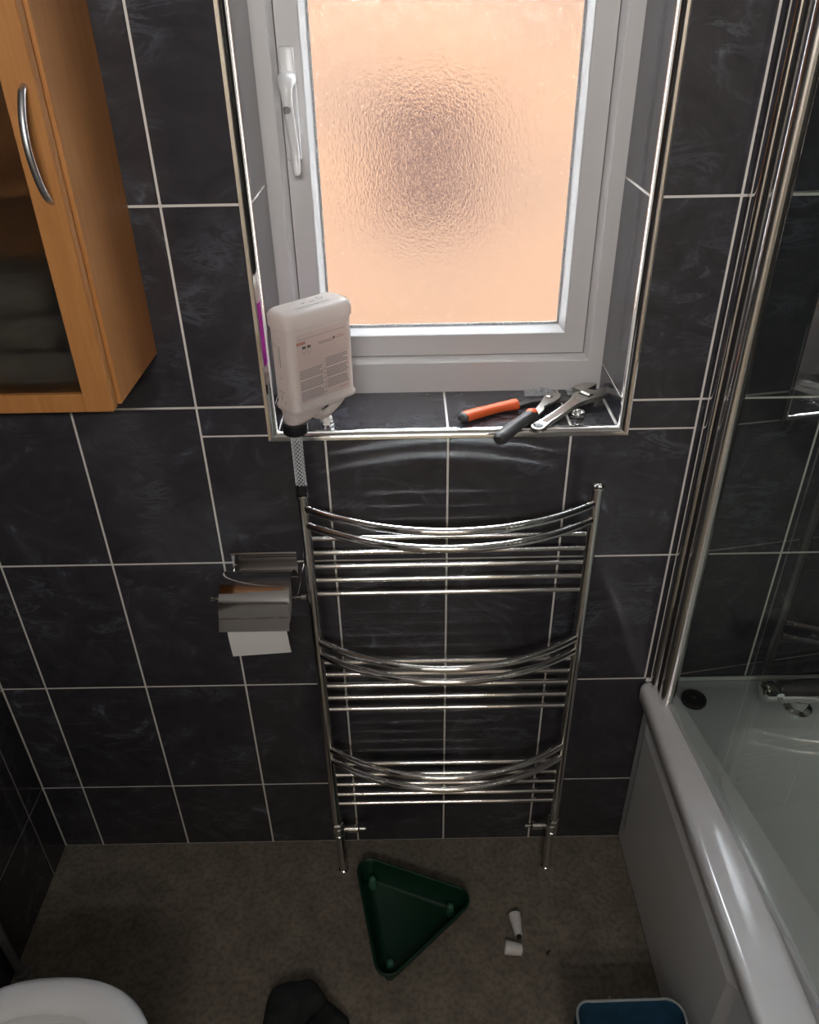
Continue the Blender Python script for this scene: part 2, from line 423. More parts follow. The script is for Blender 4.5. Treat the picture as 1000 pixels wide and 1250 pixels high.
trim([((-ox, 0, oz1), (1, 0, -.8)), ((ox, 0, oz1), (-1, 0, -.8))], 'trim_4')

# ---------------------------------------------------------------- window
win = bpy.data.objects.new('window_1', None); C.objects.link(win); win.location = (0, .2, WZ0); struct(win)
def ring_frame(prof):
    """prof: list of (inset from reveal x, inset from sill z, y); lofted mitred frame, closed section"""
    bm = bmesh.new(); rings = []
    for cx, cz in ((-1, 0), (1, 0), (1, 1), (-1, 1)):
        ring = []
        for ix, iz, y in prof:
            x = cx*(WX-ix); z = WZ0+iz if cz == 0 else WZ1-iz
            ring.append(bm.verts.new((x, y, z)))
        rings.append(ring)
    rings.append(rings[0])
    n = len(prof)
    for a, b in zip(rings[:-1], rings[1:]):
        for k in range(n): bm.faces.new((a[k], a[(k+1) % n], b[(k+1) % n], b[k]))
    return bm
f_ = link_mesh('outer_frame', ring_frame([(0, 0, YF), (.0230, .0535, YF), (.0245, .055, YF+.001), (.0315, .0625, YF+.013), (.0325, .0635, .215), (0, 0, .215)]), 'upvc', win)
f_['label'] = 'fixed outer white plastic frame'
s_ = link_mesh('sash', ring_frame([(.0330, .0640, YF+.0135), (.0665, .0990, YF+.0135), (.0665, .0990, .21), (.0330, .0640, .21)]), 'upvc', win)
link_mesh('glazing_bead', ring_frame([(.0668, .0993, YF+.0135), (.0680, .1005, YF+.0145), (.0765, .1105, .1810), (.0765, .1105, .186), (.0668, .0993, .186)]), 'upvc', s_)
link_mesh('gasket', ring_frame([(.0766, .1106, .1795), (.0795, .1135, .1825), (.0795, .1135, .1850), (.0766, .1106, .186)]), 'seal_refraction', s_)
link_mesh('pane', box((-(WX-.070), .1852, WZ0+.103), (WX-.070, .1892, WZ1-.103)), 'obscure_glass', s_)
bm = bmesh.new()
add_box(bm, (-.240, .154, 1.455), (-.218, YF+.0145, 1.605), .004, 2)
hd = link_mesh('window_handle', bm, 'upvc_white', s_, smooth=40); hd['label'] = 'white espagnolette handle'
bm = bmesh.new()
add_tube(bm, smooth_path([(-.229, .152, 1.562), (-.229, .138, 1.566), (-.229, .122, 1.556), (-.228, .119, 1.535), (-.226, .124, 1.50), (-.224, .124, 1.47), (-.223, .117, 1.440)], 6),
         [.0125]*4+[.0125, .013, .0135, .0135, .0135, .013, .012, .0115, .0105, .0095, .009, .0085, .008, .0078, .0075, .0075, .0072, .007, .007, .007, .007, .007, .007, .0068, .0066, .0066, .0064, .0064, .0064, .0062, .006, .0055, .004], 14, flat=.62)
lv = link_mesh('lever', bm, 'upvc_white', win, smooth=60); lv['label'] = 'white curved handle lever'
link_mesh('lock_button', lathe([(.006, 0), (.006, .006), (.004, .008)], (-.229, .1225, 1.528), (0, -1, -.15)), 'satin_metal', win, smooth=40)

# ---------------------------------------------------------------- outside
ground = struct(link_mesh('ground', box((-8, .3, -2.65), (9, 12, -2.6)), 'concrete', origin=(0, 0, 0)))
nb = thing('neighbour_house', 'orange rendered house wall seen blurred through the frosted window pane', 'house', (0, 3.6, -2.6))
bm = bmesh.new()
nx0, nx1, nz0, nz1 = -.19, .31, .56, 1.27
add_box(bm, (-6, 3.6, -2.6), (nx0, 3.9, 3.5)); add_box(bm, (nx1, 3.6, -2.6), (6, 3.9, 3.5))
add_box(bm, (nx0, 3.6, -2.6), (nx1, 3.9, nz0)); add_box(bm, (nx0, 3.6, nz1), (nx1, 3.9, 3.5))
link_mesh('wall', bm, 'render_orange', nb)
link_mesh('window_glass', box((nx0, 3.68, nz0), (nx1, 3.72, nz1)), 'outside_curtain', nb)

# ---------------------------------------------------------------- unseen strip lamp over the door, added as fill light
lamp = thing('fill_lamp', 'unseen white strip lamp added above the door for fill light', 'lamp', (-.05, YB, 2.10))
link_mesh('base', box((-.40, YB, 2.06), (.30, YB+.05, 2.14), .008, 3), 'white_plastic', lamp, smooth=40)
ld = bpy.data.lights.new('fill_light', 'AREA'); ld.shape = 'RECTANGLE'; ld.size = .66; ld.size_y = .07; ld.energy = 7.8; ld.spread = math.radians(108); ld.color = (1, .96, .93)
lo = bpy.data.objects.new('fill_light', ld); C.objects.link(lo); lo.parent = lamp; lo.location = (0, .054, 0); lo.rotation_euler = (math.radians(86), 0, 0)

ll = thing('landing_fill_lamp', 'unseen round ceiling lamp added on the landing for fill light', 'lamp', (0, -2.42, ZC))  # unseen lamp added to brighten the landing walls and the chrome reflections
link_mesh('base', lathe([(.12, 0), (.13, .01), (.13, .025), (.115, .03)], (0, -2.42, ZC-.0305), n=32), 'white_plastic', ll, smooth=40)
ld2 = bpy.data.lights.new('landing_fill_light', 'AREA'); ld2.shape = 'DISK'; ld2.size = .22; ld2.energy = 16; ld2.color = (1, .93, .84)
l2 = bpy.data.objects.new('landing_fill_light', ld2); C.objects.link(l2); l2.parent = ll; l2.location = (0, 0, -.033)

# ---------------------------------------------------------------- towel radiator
rad = thing('towel_radiator', 'chrome ladder towel radiator with three pairs of bowed rails below the window', 'radiator', (0, -.072, 0))
RX, RY, RR = .2345, -.072, .0092
for s in (-1, 1):
    zt = .998 if s < 0 else 1.003
    bm = bmesh.new()
    add_lathe(bm, [(RR, 0), (RR, zt-.168), (RR+.0028, zt-.1675), (RR+.0032, zt-.1655), (RR+.0028, zt-.164), (RR-.0008, zt-.164), (RR-.0018, zt-.168), (RR-.0018, zt-.26)], (s*RX, RY, .168), n=24)
    link_mesh('upright', bm, 'chrome', rad, smooth=45)
    # valve and tail pipe
    bm = bmesh.new()
    add_lathe(bm, [(.0090, .118), (.0120, .122), (.0120, .131), (.0095, .133), (.0125, .136), (.0140, .146), (.0130, .156), (.010, .158)], (s*.2315, RY, 0), n=20)
    add_lathe(bm, [(.0125, .155), (.0135, .158), (.0135, .168), (.0105, .171)], (s*.2330, RY, 0), n=6)
    v = link_mesh('valve', bm, 'chrome_soft', rad, smooth=35)
    bm = bmesh.new()
    add_lathe(bm, [(.0068, 0), (.0068, .012), (.0088, .013), (.0088, .034), (.0065, .036), (.0045, .038), (.0045, .050), (.002, .052)], (s*.2315-s*.008, RY, .147), (-s, 0, 0), 16)
    link_mesh('spindle', bm, 'chrome_soft', v, smooth=35)
    bm = bmesh.new()
    add_lathe(bm, [(.0112, 0), (.0112, .003), (.0088, .005), (.0088, .122)], (s*.2300, RY, 0), n=18)
    link_mesh('tail_pipe', bm, 'chrome_soft', rad, smooth=35)
def bowed(z):
    hx, sag = .2275, .072; R_ = (hx*hx+sag*sag)/(2*sag); cy = -.078-sag+R_
    a0 = math.asin(hx/R_)
    return tube([(R_*math.sin(a0*t), cy-R_*math.cos(a0*t), z) for t in [k/24 for k in range(-24, 25)]], .0068, 16)
for z in (.976, .9445, .6915, .661, .4075, .374):
    link_mesh('bowed_rail', bowed(z), 'chrome', rad, smooth=60)
for zc in ((.912, .883, .8545, .8255, .7955), (.634, .604, .5745, .543, .512), (.353, .320, .290, .2585, .2285)):
    for z in zc:
        link_mesh('straight_rail', tube([(-.229, -.068, z), (.229, -.068, z)], .0046, 12), 'chrome', rad, smooth=60)

# ---------------------------------------------------------------- filling bottle standing upside down on the radiator
TH = math.radians(42.5); ex = Vector((math.cos(TH), math.sin(TH), 0)); ey = Vector((-math.sin(TH), math.cos(TH), 0))
NK = Vector((-.2345, -.0735, 0)); BC = NK + ex*.0450 + ey*.001
jug = thing('chemical_bottle', 'white plastic bottle upside down with hose feeding the radiator tube', 'bottle', (-.2345, -.0735, .998))
JZ = ((1.05, 1.057), (1.1035, 1.1105), (1.1280, 1.1290), (1.1610, 1.1545), (1.3072, 1.2990), (1.40, 1.392))
def jz(z):
    for (a, b), (c, d_) in zip(JZ[:-1], JZ[1:]):
        if z <= c: return b+(z-a)/(c-a)*(d_-b)
def jp(u, v, z): return BC + ex*u + ey*v + Vector((0, 0, jz(z)))
def jring(bm, u0, u1, hv, z, r, vo=0.0):
    pts = rrect((u1-u0)/2, hv, min(r, hv*.98, (u1-u0)*.49), 5)
    return [bm.verts.new(jp((u0+u1)/2+p[0], p[1]+vo, z)) for p in pts]
bm = bmesh.new(); rings = []
W2, D2 = .0600, .0272
for (u0, u1, hv, z, r) in ((-W2+.010, W2-.010, D2-.010, 1.3065, .010), (-W2+.006, W2-.006, D2-.006, 1.3072, .012), (-W2+.002, W2-.002, D2-.002, 1.3045, .014), (-W2, W2, D2, 1.300, .012), (-W2, W2, D2, 1.285, .012),
                           (-W2+.001, W2-.001, D2-.001, 1.2825, .012), (-W2+.0022, W2-.0022, D2-.0022, 1.280, .012), (-W2+.0022, W2-.0022, D2-.0022, 1.166, .012),
                           (-W2+.0008, W2-.0008, D2-.0006, 1.1635, .012), (-W2, W2, D2, 1.161, .012), (-W2+.0005, W2-.001, D2-.001, 1.156, .013),
                           (-.0588, .050, .0255, 1.1572, .014), (-.0585, .020, .0250, 1.1555, .015), (-.0582, .008, .0245, 1.152, .018), (-.0580, .0005, .0240, 1.147, .020), (-.0580, -.006, .0225, 1.140, .020),
                           (-.0585, -.016, .0195, 1.133, .0185), (-.0590, -.0275, .0165, 1.1285, .0150), (-.0593, -.0307, .0148, 1.126, .0140), (-.0593, -.0307, .0148, 1.121, .0140)):
    rings.append(jring(bm, u0, u1, hv, z, r))
loft(bm, rings)
body = link_mesh('body', bm, 'hdpe', jug, smooth=50)
hp = smooth_path([jp(.0515, 0, 1.160), jp(.0505, 0, 1.150), jp(.0420, 0, 1.138), jp(.028, 0, 1.126), jp(.015, 0, 1.119), jp(.004, 0, 1.121), jp(-.008, 0, 1.132)], 6)
link_mesh('handle', tube(hp, .0062, 12, flat=1.6), 'hdpe', jug, smooth=60)
# printed label: a thin sheet on the recessed face with lines of print on it
def jface(u0, u1, z0, z1, off, th=.0003):
    b = bmesh.new(); v0 = -(D2-.0022)
    c = [jp(u, v0-o, z) for o in (off, off+th) for u, z in ((u0, z0), (u1, z0), (u1, z1), (u0, z1))]
    vv = [b.verts.new(p) for p in c]
    for q in ((0, 1, 2, 3), (7, 6, 5, 4), (0, 4, 5, 1), (1, 5, 6, 2), (2, 6, 7, 3), (3, 7, 4, 0)): b.faces.new([vv[i] for i in q])
    return b
def merge(bl):
    out = bmesh.new()
    for b in bl:
        me = bpy.data.meshes.new('tmp'); b.to_mesh(me); b.free(); out.from_mesh(me); bpy.data.meshes.remove(me)
    return out
lab = link_mesh('label', jface(-.046, .046, 1.172, 1.276, .0002), 'label_paper', jug)
pr = [jface(-.0415, .0415, 1.268, 1.2685, .0006, .0001)]
for side, (a, b) in enumerate(((-.044, -.003), (.003, .044))):
    for i in range(17):
        if i in (5, 11): continue
        z = (1.176 if side == 0 else 1.184)+i*.0028
        e = random.uniform(0, .012) if i % 5 == 4 else random.uniform(0, .003)
        pr.append(jface(a, b-e, z, z+.0013, .0006, .0001))
link_mesh('small_print', merge(pr), 'print_grey', lab)['kind'] = 'stuff'
dk = [jface(-.001+.0002, .0008, 1.178+i*.0072, 1.1795+i*.0072, .0006, .0001) for i in range(6)]
dk += [jface(-.008, .018, 1.2565, 1.2572, .0006, .0001), jface(-.006, .020, 1.2540, 1.2546, .0006, .0001), jface(.019, .0225, 1.2555, 1.2590, .0006, .0001)]
for u in (-.0360, -.0275):
    dk += [jface(u, u+.0062, 1.2535, 1.2575, .0006, .0001)]
    for k in range(8):      # outlined shield under each block
        a = PI*k/7; dk.append(jface(u+.0031-.0031*math.cos(a)-.0004, u+.0031-.0031*math.cos(a)+.0004, 1.2515-.0050*math.sin(a)-.0004, 1.2515-.0050*math.sin(a)+.0004, .0006, .0001))
link_mesh('dark_print', merge(dk), 'print_dark', lab)['kind'] = 'stuff'
link_mesh('red_print', merge([jface(-.0455, -.030, 1.2605, 1.2645, .0006, .0001), jface(.024, .040, 1.2560, 1.2567, .0006, .0001), jface(.024, .036, 1.2590, 1.2596, .0006, .0001), jface(.026, .0415, 1.1775, 1.1782, .0006, .0001)]), 'print_red', lab)['kind'] = 'stuff'
def jside(v0, v1, z0, z1, off=.0002, th=.0002):
    b = bmesh.new(); u = -(W2-.0022)
    vv = [b.verts.new(jp(u-o, v, z)) for o in (off, off+th) for v, z in ((v0, z0), (v1, z0), (v1, z1), (v0, z1))]
    for q in ((0, 1, 2, 3), (7, 6, 5, 4), (0, 4, 5, 1), (1, 5, 6, 2), (2, 6, 7, 3), (3, 7, 4, 0)): b.faces.new([vv[i] for i in q])
    return b
link_mesh('side_print', merge([jside(-.001, .0005, 1.225, 1.258), jside(.003, .0034, 1.228, 1.256), jside(.007, .0085, 1.2555, 1.2575), jside(.0115, .013, 1.257, 1.259), jside(.0005, .002, 1.207, 1.210), jside(-.004, .012, 1.186, 1.1868),
                               jside(.004, .0052, 1.174, 1.182), jside(-.0035, -.002, 1.1680, 1.1715)]), 'print_grey', jug)['kind'] = 'stuff'
b = bmesh.new(); v0 = D2-.0022
vv = [b.verts.new(jp(u, v0+o, z)) for o in (.0002, .0005) for u, z in ((-.043, 1.172), (.043, 1.172), (.043, 1.276), (-.043, 1.276))]
for q in ((0, 1, 2, 3), (7, 6, 5, 4), (0, 4, 5, 1), (1, 5, 6, 2), (2, 6, 7, 3), (3, 7, 4, 0)): b.faces.new([vv[i] for i in q])
o = link_mesh('back_label', b, 'magenta_print', jug); o['label'] = 'magenta label'
# faint marks moulded in the base
def jtop(u0, u1, v0, v1):
    b = bmesh.new(); vv = [b.verts.new(jp(u, v, 1.3066+o)) for o in (0, .0004) for u, v in ((u0, v0), (u1, v0), (u1, v1), (u0, v1))]
    for q in ((0, 1, 2, 3), (7, 6, 5, 4), (0, 4, 5, 1), (1, 5, 6, 2), (2, 6, 7, 3), (3, 7, 4, 0)): b.faces.new([vv[i] for i in q])
    return b
tp = [jtop(-.010, -.004, .004, .0055), jtop(.004, .014, .004, .0053), jtop(-.030, .030, -.0085, -.0080)]
for k in range(10):
    a = 2*PI*k/10; tp.append(jtop(.025+.0045*math.cos(a)-.0006, .025+.0045*math.cos(a)+.0006, .009+.0045*math.sin(a)-.0006, .009+.0045*math.sin(a)+.0006))
link_mesh('base_print', merge(tp), 'print_grey', jug)['kind'] = 'stuff'
link_mesh('cap', lathe([(.017, 1.1105), (.0190, 1.113), (.0190, 1.1282), (.0180, 1.1292)], NK, n=28), 'black_plastic', jug, smooth=40)
hpth = smooth_path([NK+Vector((0, 0, 1.1115)), NK+Vector((.0005, 0, 1.060)), NK+Vector((0, .0005, 1.018))], 8)
hs = link_mesh('hose', tube(hpth, .0083, 18, cap=False), 'hose_clear', jug, smooth=60); hs['label'] = 'clear braided hose'
bm = bmesh.new()
for dirn in (-1, 1):
    for k in range(9):
        pts = []
        for i in range(25):
            t = i/24; a = dirn*(t*PI*3.0)+2*PI*k/9
            pts.append(NK+Vector((.0084*math.cos(a), .0084*math.sin(a), 1.018+.092*t)))
        add_tube(bm, pts, .00042, 5, mi=0)
br = link_mesh('braid', bm, 'hose_braid', hs, smooth=60)
link_mesh('hose_tail', lathe([(.0066, .985), (.0070, 1.0025), (.0092, 1.0028), (.0092, 1.016), (.0098, 1.0165), (.0098, 1.020), (.0085, 1.021)], NK, n=24), 'black_plastic', jug, smooth=40)

# ---------------------------------------------------------------- toilet roll holder and roll
hold = thing('toilet_roll_holder', 'chrome toilet roll holder with curved cover on the tiled wall', 'holder', (-.325, 0, .80))
bm = bmesh.new(); add_box(bm, (-.384, -.0035, .782), (-.267, -.0002, .838), .001, 1); add_tube(bm, [(-.384, -.004, .838), (-.267, -.004, .838)], .003, 10)
link_mesh('back_plate', bm, 'chrome', hold, smooth=40)
prof = smooth_path([(0, -.008, .790), (0, -.028, .817), (0, -.055, .838), (0, -.080, .8455), (0, -.103, .841), (0, -.121, .8305), (0, -.1325, .817), (0, -.1375, .806), (0, -.1385, .803)], 5)
prof += [Vector((0, -.1400, .8025)), Vector((0, -.1505, .784))]
def sheet(prof, x0, x1, th):
    bm = bmesh.new(); fr = frames(prof); rings = []
    for i, p in enumerate(prof):
        n = Vector((0, -fr[i][0].z, fr[i][0].y)).normalized()
        rings.append([bm.verts.new(Vector((x, p.y+n.y*o, p.z+n.z*o))) for x, o in ((x0, 0), (x1, 0), (x1, th), (x0, th))])
    loft(bm, rings); return bm
cv = link_mesh('cover', sheet(prof, -.3835, -.267, .0012), 'chrome', hold, smooth=35)
bm = bmesh.new(); add_tube(bm, [(-.403, -.082, .800), (-.250, -.082, .800)], .0022, 10)
for s in (-.405, -.249): add_lathe(bm, [(.003, -.005), (.0055, -.003), (.0055, .003), (.003, .005)], (s, -.082, .800), (1, 0, 0), 14)
link_mesh('spindle', bm, 'chrome', hold, smooth=45)
for x in (-.388, -.262): link_mesh('arm', tube(smooth_path([(x, -.003, .788), (x, -.04, .787), (x, -.074, .792), (x, -.082, .800)], 5), .0022, 8), 'chrome', hold, smooth=45)
roll = thing('toilet_roll', 'white toilet roll with a loose sheet hanging under the chrome cover', 'toilet roll', (-.325, -.082, .752))
bm = bmesh.new()
n = 36; ri, ro = .019, .043
rg = []
for x, r in ((-.374, ri), (-.374, ro), (-.276, ro), (-.276, ri)):
    rg.append([bm.verts.new((x, -.086+r*math.cos(2*PI*k/n), .7965+r*math.sin(2*PI*k/n))) for k in range(n)])
rg.append(rg[0]); loft(bm, rg, False, False)
link_mesh('roll', bm, 'paper', roll, smooth=40)
bm = bmesh.new(); rings = []
for y, z, dx in ((-.1296, .797, 0), (-.1325, .782, .0), (-.1335, .760, .002), (-.1325, .735, .004), (-.1305, .714, .006)):
    zz = -.003 if z < .72 else 0
    rings.append([bm.verts.new(v) for v in ((-.3755+dx*.3, y, z+zz), (-.2765+dx*.6, y+.003, z-zz*.5), (-.2765+dx*.6, y+.0036, z-zz*.5), (-.3755+dx*.3, y+.0006, z+zz))])
loft(bm, rings); link_mesh('loose_sheet', bm, 'paper', roll, smooth=60)

# ---------------------------------------------------------------- wall cabinet
cab = thing('wall_cabinet', 'beech wall cabinet with glazed door hung on the tiled wall', 'cabinet', (-.66, 0, 1.211))
cx0, cx1, cz0, cz1 = -.868, -.444, 1.2115, 1.90
link_mesh('side_panel', box((cx1-.016, -.180, cz0), (cx1, -.0005, cz1), .0006, 1), 'beech_wood', cab)
link_mesh('side_panel', box((cx0, -.180, cz0), (cx0+.016, -.0005, cz1), .0006, 1), 'beech_wood', cab)
link_mesh('base_panel', box((cx0+.016, -.180, cz0), (cx1-.016, -.0005, cz0+.016)), 'beech_wood', cab)
link_mesh('top_panel', box((cx0+.016, -.180, cz1-.016), (cx1-.016, -.0005, cz1)), 'beech_wood', cab)
link_mesh('back_panel', box((cx0+.016, -.006, cz0+.016), (cx1-.016, -.001, cz1-.016)), 'beech_wood', cab)
link_mesh('shelf', box((cx0+.016, -.165, 1.470), (cx1-.016, -.006, 1.484)), 'beech_wood', cab)
dx0, dx1, dz0, dz1, dy0, dy1 = cx0, cx1-.0045, cz0-.002, cz1, -.2005, -.1835
bm = bmesh.new()
st = .036
add_box(bm, (dx1-st, dy0, dz0), (dx1, dy1, dz1), .001, 1); add_box(bm, (dx0, dy0, dz0), (dx0+st, dy1, dz1), .001, 1)
add_box(bm, (dx0+st, dy0, dz0), (dx1-st, dy1, dz0+.0255), .001, 1); add_box(bm, (dx0+st, dy0, dz1-.036), (dx1-st, dy1, dz1), .001, 1)
door = link_mesh('door', bm, 'beech_wood', cab)
link_mesh('pane', box((dx0+st-.004, -.1935, dz0+.022), (dx1-st+.004, -.1900, dz1-.03)), 'smoked_glass', door)
link_mesh('handle', tube(smooth_path([(-.4605, -.200, 1.586), (-.4605, -.212, 1.578), (-.461, -.224, 1.555), (-.461, -.229, 1.528), (-.461, -.224, 1.500), (-.4615, -.212, 1.478), (-.4615, -.200, 1.469)], 6), [.0034, .0036, .0038, .004]+[.0042]*29+[.004, .0038, .0036, .0034], 12, flat=.8), 'satin_metal', door, smooth=60)
tw = thing('folded_towel', 'pale folded towel behind the smoked glass of the cabinet door', 'towel', (-.62, -.09, 1.2275))
for i in range(3):
    link_mesh('fold', box((-.76+.004*i, -.165, 1.2277+.048*i), (-.505-.006*i, -.03, 1.2742+.048*i), .018, 4), 'towel_pale', tw, smooth=50)

# ---------------------------------------------------------------- bath
bath = thing('bath', 'white acrylic bath with a raised moulded front panel', 'bath', (.75, -.8, 0))
bx0, bx1, by0, by1 = .389, XR-.003, -1.72, -.003
def rect_ring(bm, x0, x1, y0, y1, r, z, n=8):
    pts = rrect((x1-x0)/2, (y1-y0)/2, r, n); return [bm.verts.new(((x0+x1)/2+p[0], (y0+y1)/2+p[1], z)) for p in pts]
bm = bmesh.new(); rings = []
for x0, x1, y0, y1, r, z in ((bx0+.004, bx1-.004, by0+.004, by1-.004, .012, .468), (bx0, bx1, by0, by1, .014, .473), (bx0, bx1, by0, by1, .014, .498), (bx0+.003, bx1-.003, by0+.003, by1-.002, .014, .505),
                             (bx0+.009, bx1-.008, by0+.009, by1-.004, .016, .508), (bx0+.017, bx1-.012, by0+.016, by1-.006, .018, .5085), (bx0+.021, bx1-.014, by0+.02, by1-.008, .02, .510),
                             (bx0+.062, 1.066, -1.62, -.128, .11, .5105), (bx0+.072, 1.060, -1.61, -.136, .11, .508), (bx0+.080, 1.054, -1.60, -.142, .11, .498),
                             (bx0+.086, 1.048, -1.585, -.148, .115, .470), (bx0+.100, 1.035, -1.52, -.165, .12, .36), (bx0+.118, 1.018, -1.44, -.190, .13, .22), (bx0+.140, .995, -1.38, -.225, .14, .155), (bx0+.185, .95, -1.30, -.290, .12, .138), (bx0+.25, .88, -1.2, -.40, .06, .135)):
    rings.append(rect_ring(bm, x0, x1, y0, y1, r, z))
loft(bm, rings, False, True)
link_mesh('tub', bm, 'bath_acrylic', bath, smooth=50)
bm = bmesh.new()
add_box(bm, (.4095, -1.71, .012), (.424, -.004, .469))
# raised fields with shallow sloping edges
def raised(y0, y1, z0, z1):
    a = [(.4096, y0, z0), (.4096, y1, z0), (.4096, y1, z1), (.4096, y0, z1)]
    b = [(.4035, y0+.022, z0+.018), (.4035, y1-.020, z0+.018), (.4035, y1-.020, z1-.014), (.4035, y0+.022, z1-.014)]
    va = [bm.verts.new(p) for p in a]; vb = [bm.verts.new(p) for p in b]
    for k in range(4): bm.faces.new((va[k], va[(k+1) % 4], vb[(k+1) % 4], vb[k]))
    bm.faces.new(vb); bm.faces.new(va[::-1])
raised(-.548, -.026, .072, .415); raised(-1.12, -.60, .072, .415); raised(-1.68, -1.17, .072, .415)
link_mesh('front_panel', bm, 'panel_acrylic', bath)
link_mesh('floor_gap_shade', box((.414, -1.71, 0), (.424, -.004, .012)), 'gasket', bath)  # dark strip standing in for the shaded gap between panel and floor
link_mesh('overflow', lathe([(.028, 0), (.028, .004), (.022, .007), (0.0005, .008)], (.76, -.158, .40), (0, -1, .12), 24), 'chrome', bath, smooth=40)
link_mesh('waste', lathe([(.030, .1352), (.030, .138), (.024, .1385), (.0005, .137)], (.76, -.46, 0), n=24), 'chrome', bath, smooth=40)
trim_silicone = struct(link_mesh('trim_5', tube([(.40, -.004, .5115), (XR-.005, -.004, .5115)], .0045, 8), 'paint_white', origin=(0, 0, 0), smooth=60))

plug = thing('bath_plug', 'round black rubber plug lying on the bath ledge by the screen post', 'plug', (.477, -.063, .5102))
link_mesh('disc', lathe([(.0225, .5102), (.0240, .513), (.0235, .519), (.0205, .5205), (.017, .5185), (.0005, .5183)], (.477, -.063, 0), n=32), 'rubber', plug, smooth=40)
link_mesh('ring', lathe([(.003, .518), (.003, .5215), (.0005, .5225)], (.477, -.063, 0), n=12), 'chrome_soft', plug, smooth=40)

tap = thing('bath_tap', 'chrome bath mixer tap on the end ledge of the bath', 'tap', (.74, -.08, .5105))
bm = bmesh.new()
add_lathe(bm, [(.016, 0), (.021, .004), (.0215, .03), (.0235, .05), (.0235, .19), (.0215, .21), (.021, .236), (.016, .24)], (.618, -.086, .556), (1, 0, 0), 24)
link_mesh('mixer_body', bm, 'chrome', tap, smooth=40)
for x in (.668, .808):
    link_mesh('tap_leg', lathe([(.026, .5106), (.026, .515), (.0165, .519), (.015, .548)], (x, -.086, 0), n=22), 'chrome', tap, smooth=40)
link_mesh('spout', tube(smooth_path([(.738, -.10, .552), (.738, -.14, .560), (.738, -.185, .552), (.738, -.20, .530)], 6), [.018]*3+[.0165]*16, 16, flat=.75), 'chrome', tap, smooth=60)
for x, s in ((.612, -1), (.865, 1)):
    bm = bmesh.new(); add_lathe(bm, [(.016, 0), (.0205, .004), (.0195, .020), (.012, .026)], (x-.003*s, -.086, .556), (s, 0, 0), 20)
    add_tube(bm, smooth_path([(x+.012*s, -.086, .574), (x+.012*s, -.100, .586), (x+.012*s, -.130, .592)], 5), [.008]*4+[.007]*7, 12, flat=.6)
    link_mesh('lever', bm, 'chrome', tap, smooth=45)

# ---------------------------------------------------------------- shower screen
scr = thing('shower_screen', 'glass bath screen with polished chrome wall profile and hinge post', 'shower screen', (.43, -.05, .511))
def extrude_z(outline, z0, z1):
    bm = bmesh.new(); rings = [[bm.verts.new((x, y, z)) for x, y in outline] for z in (z0, z1)]; loft(bm, rings); return bm
def rr_at(cx, cy, hx, hy, r, ang=0.0, n=5):
    c, s = math.cos(ang), math.sin(ang); return [(cx+p[0]*c-p[1]*s, cy+p[0]*s+p[1]*c) for p in rrect(hx, hy, r, n)]
link_mesh('wall_profile', extrude_z(rr_at(.4205, -.0165, .0145, .0160, .009), .5115, 1.96), 'chrome', scr, smooth=40)
link_mesh('hinge_seal', extrude_z(rr_at(.4215, -.0380, .005, .006, .002), .5125, 1.955), 'gasket', scr)
link_mesh('hinge_post', extrude_z(rr_at(.4250, -.0600, .0135, .0165, .0125, math.radians(-4.9), 7), .5115, 1.96), 'post_chrome', scr, smooth=40)
ga = math.radians(4.9)
gx0, gy0 = .4275, -.075; gl = .78
def gpt(t, o): return (gx0+math.sin(ga)*t+math.cos(ga)*o, gy0-math.cos(ga)*t+math.sin(ga)*o)
link_mesh('pane', extrude_z([gpt(0, -.0025), gpt(gl, -.0025), gpt(gl, .0025), gpt(0, .0025)], .524, 1.955), 'screen_glass', scr)
link_mesh('edge_channel', extrude_z([gpt(-.004, -.0032), gpt(.001, -.0032), gpt(.001, .0032), gpt(-.004, .0032)], .514, 1.955), 'gasket', scr)
link_mesh('bottom_seal', extrude_z([gpt(.006, -.0032), gpt(gl, -.0032), gpt(gl, .0032), gpt(.006, .0032)], .5125, .5245), 'clear_film', scr)

# ---------------------------------------------------------------- toilet
wc = thing('toilet', 'white toilet with its seat down beside the dark tiled wall', 'toilet', (-.62, -.69, 0))
def wring(bm, x0, x1, cy, hy, z, n=48, p=2.35):
    out = []
    for k in range(n):
        a = 2*PI*k/n; c, s = math.cos(a), math.sin(a)
        e = 2/p; X = (x0+x1)/2+(x1-x0)/2*math.copysign(abs(c)**e, c); Y = cy+hy*math.copysign(abs(s)**e, s)
        out.append(bm.verts.new((X, Y, z)))
    return out
bm = bmesh.new()
loft(bm, [wring(bm, *a) for a in ((-.80, -.51, -.69, .10, 0), (-.80, -.51, -.69, .105, .06), (-.80, -.50, -.69, .11, .18), (-.80, -.46, -.69, .15, .30), (-.80, -.447, -.69, .174, .37), (-.80, -.442, -.69, .177, .388),
                                   (-.80, -.455, -.69, .160, .390), (-.74, -.485, -.69, .128, .386), (-.72, -.50, -.69, .118, .34), (-.70, -.54, -.69, .085, .24), (-.68, -.56, -.69, .05, .19))])
link_mesh('bowl', bm, 'ceramic', wc, smooth=50)
bm = bmesh.new()
rings = [wring(bm, *a) for a in ((-.79, -.434, -.69, .184, .392), (-.79, -.432, -.69, .186, .400), (-.79, -.436, -.69, .182, .409), (-.785, -.446, -.69, .172, .413), (-.76, -.474, -.69, .146, .412), (-.755, -.488, -.69, .137, .404), (-.755, -.488, -.69, .137, .392))]
rings.append(rings[0]); loft(bm, rings, False, False)
link_mesh('seat', bm, 'ceramic', wc, smooth=60)
link_mesh('cistern', box((XL+.002, -.88, .40), (-.80, -.50, .76), .02, 4), 'ceramic', wc, smooth=50)
link_mesh('lid', box((-.798, -.86, .41), (-.780, -.52, .80), .008, 3), 'ceramic', wc, smooth=50)

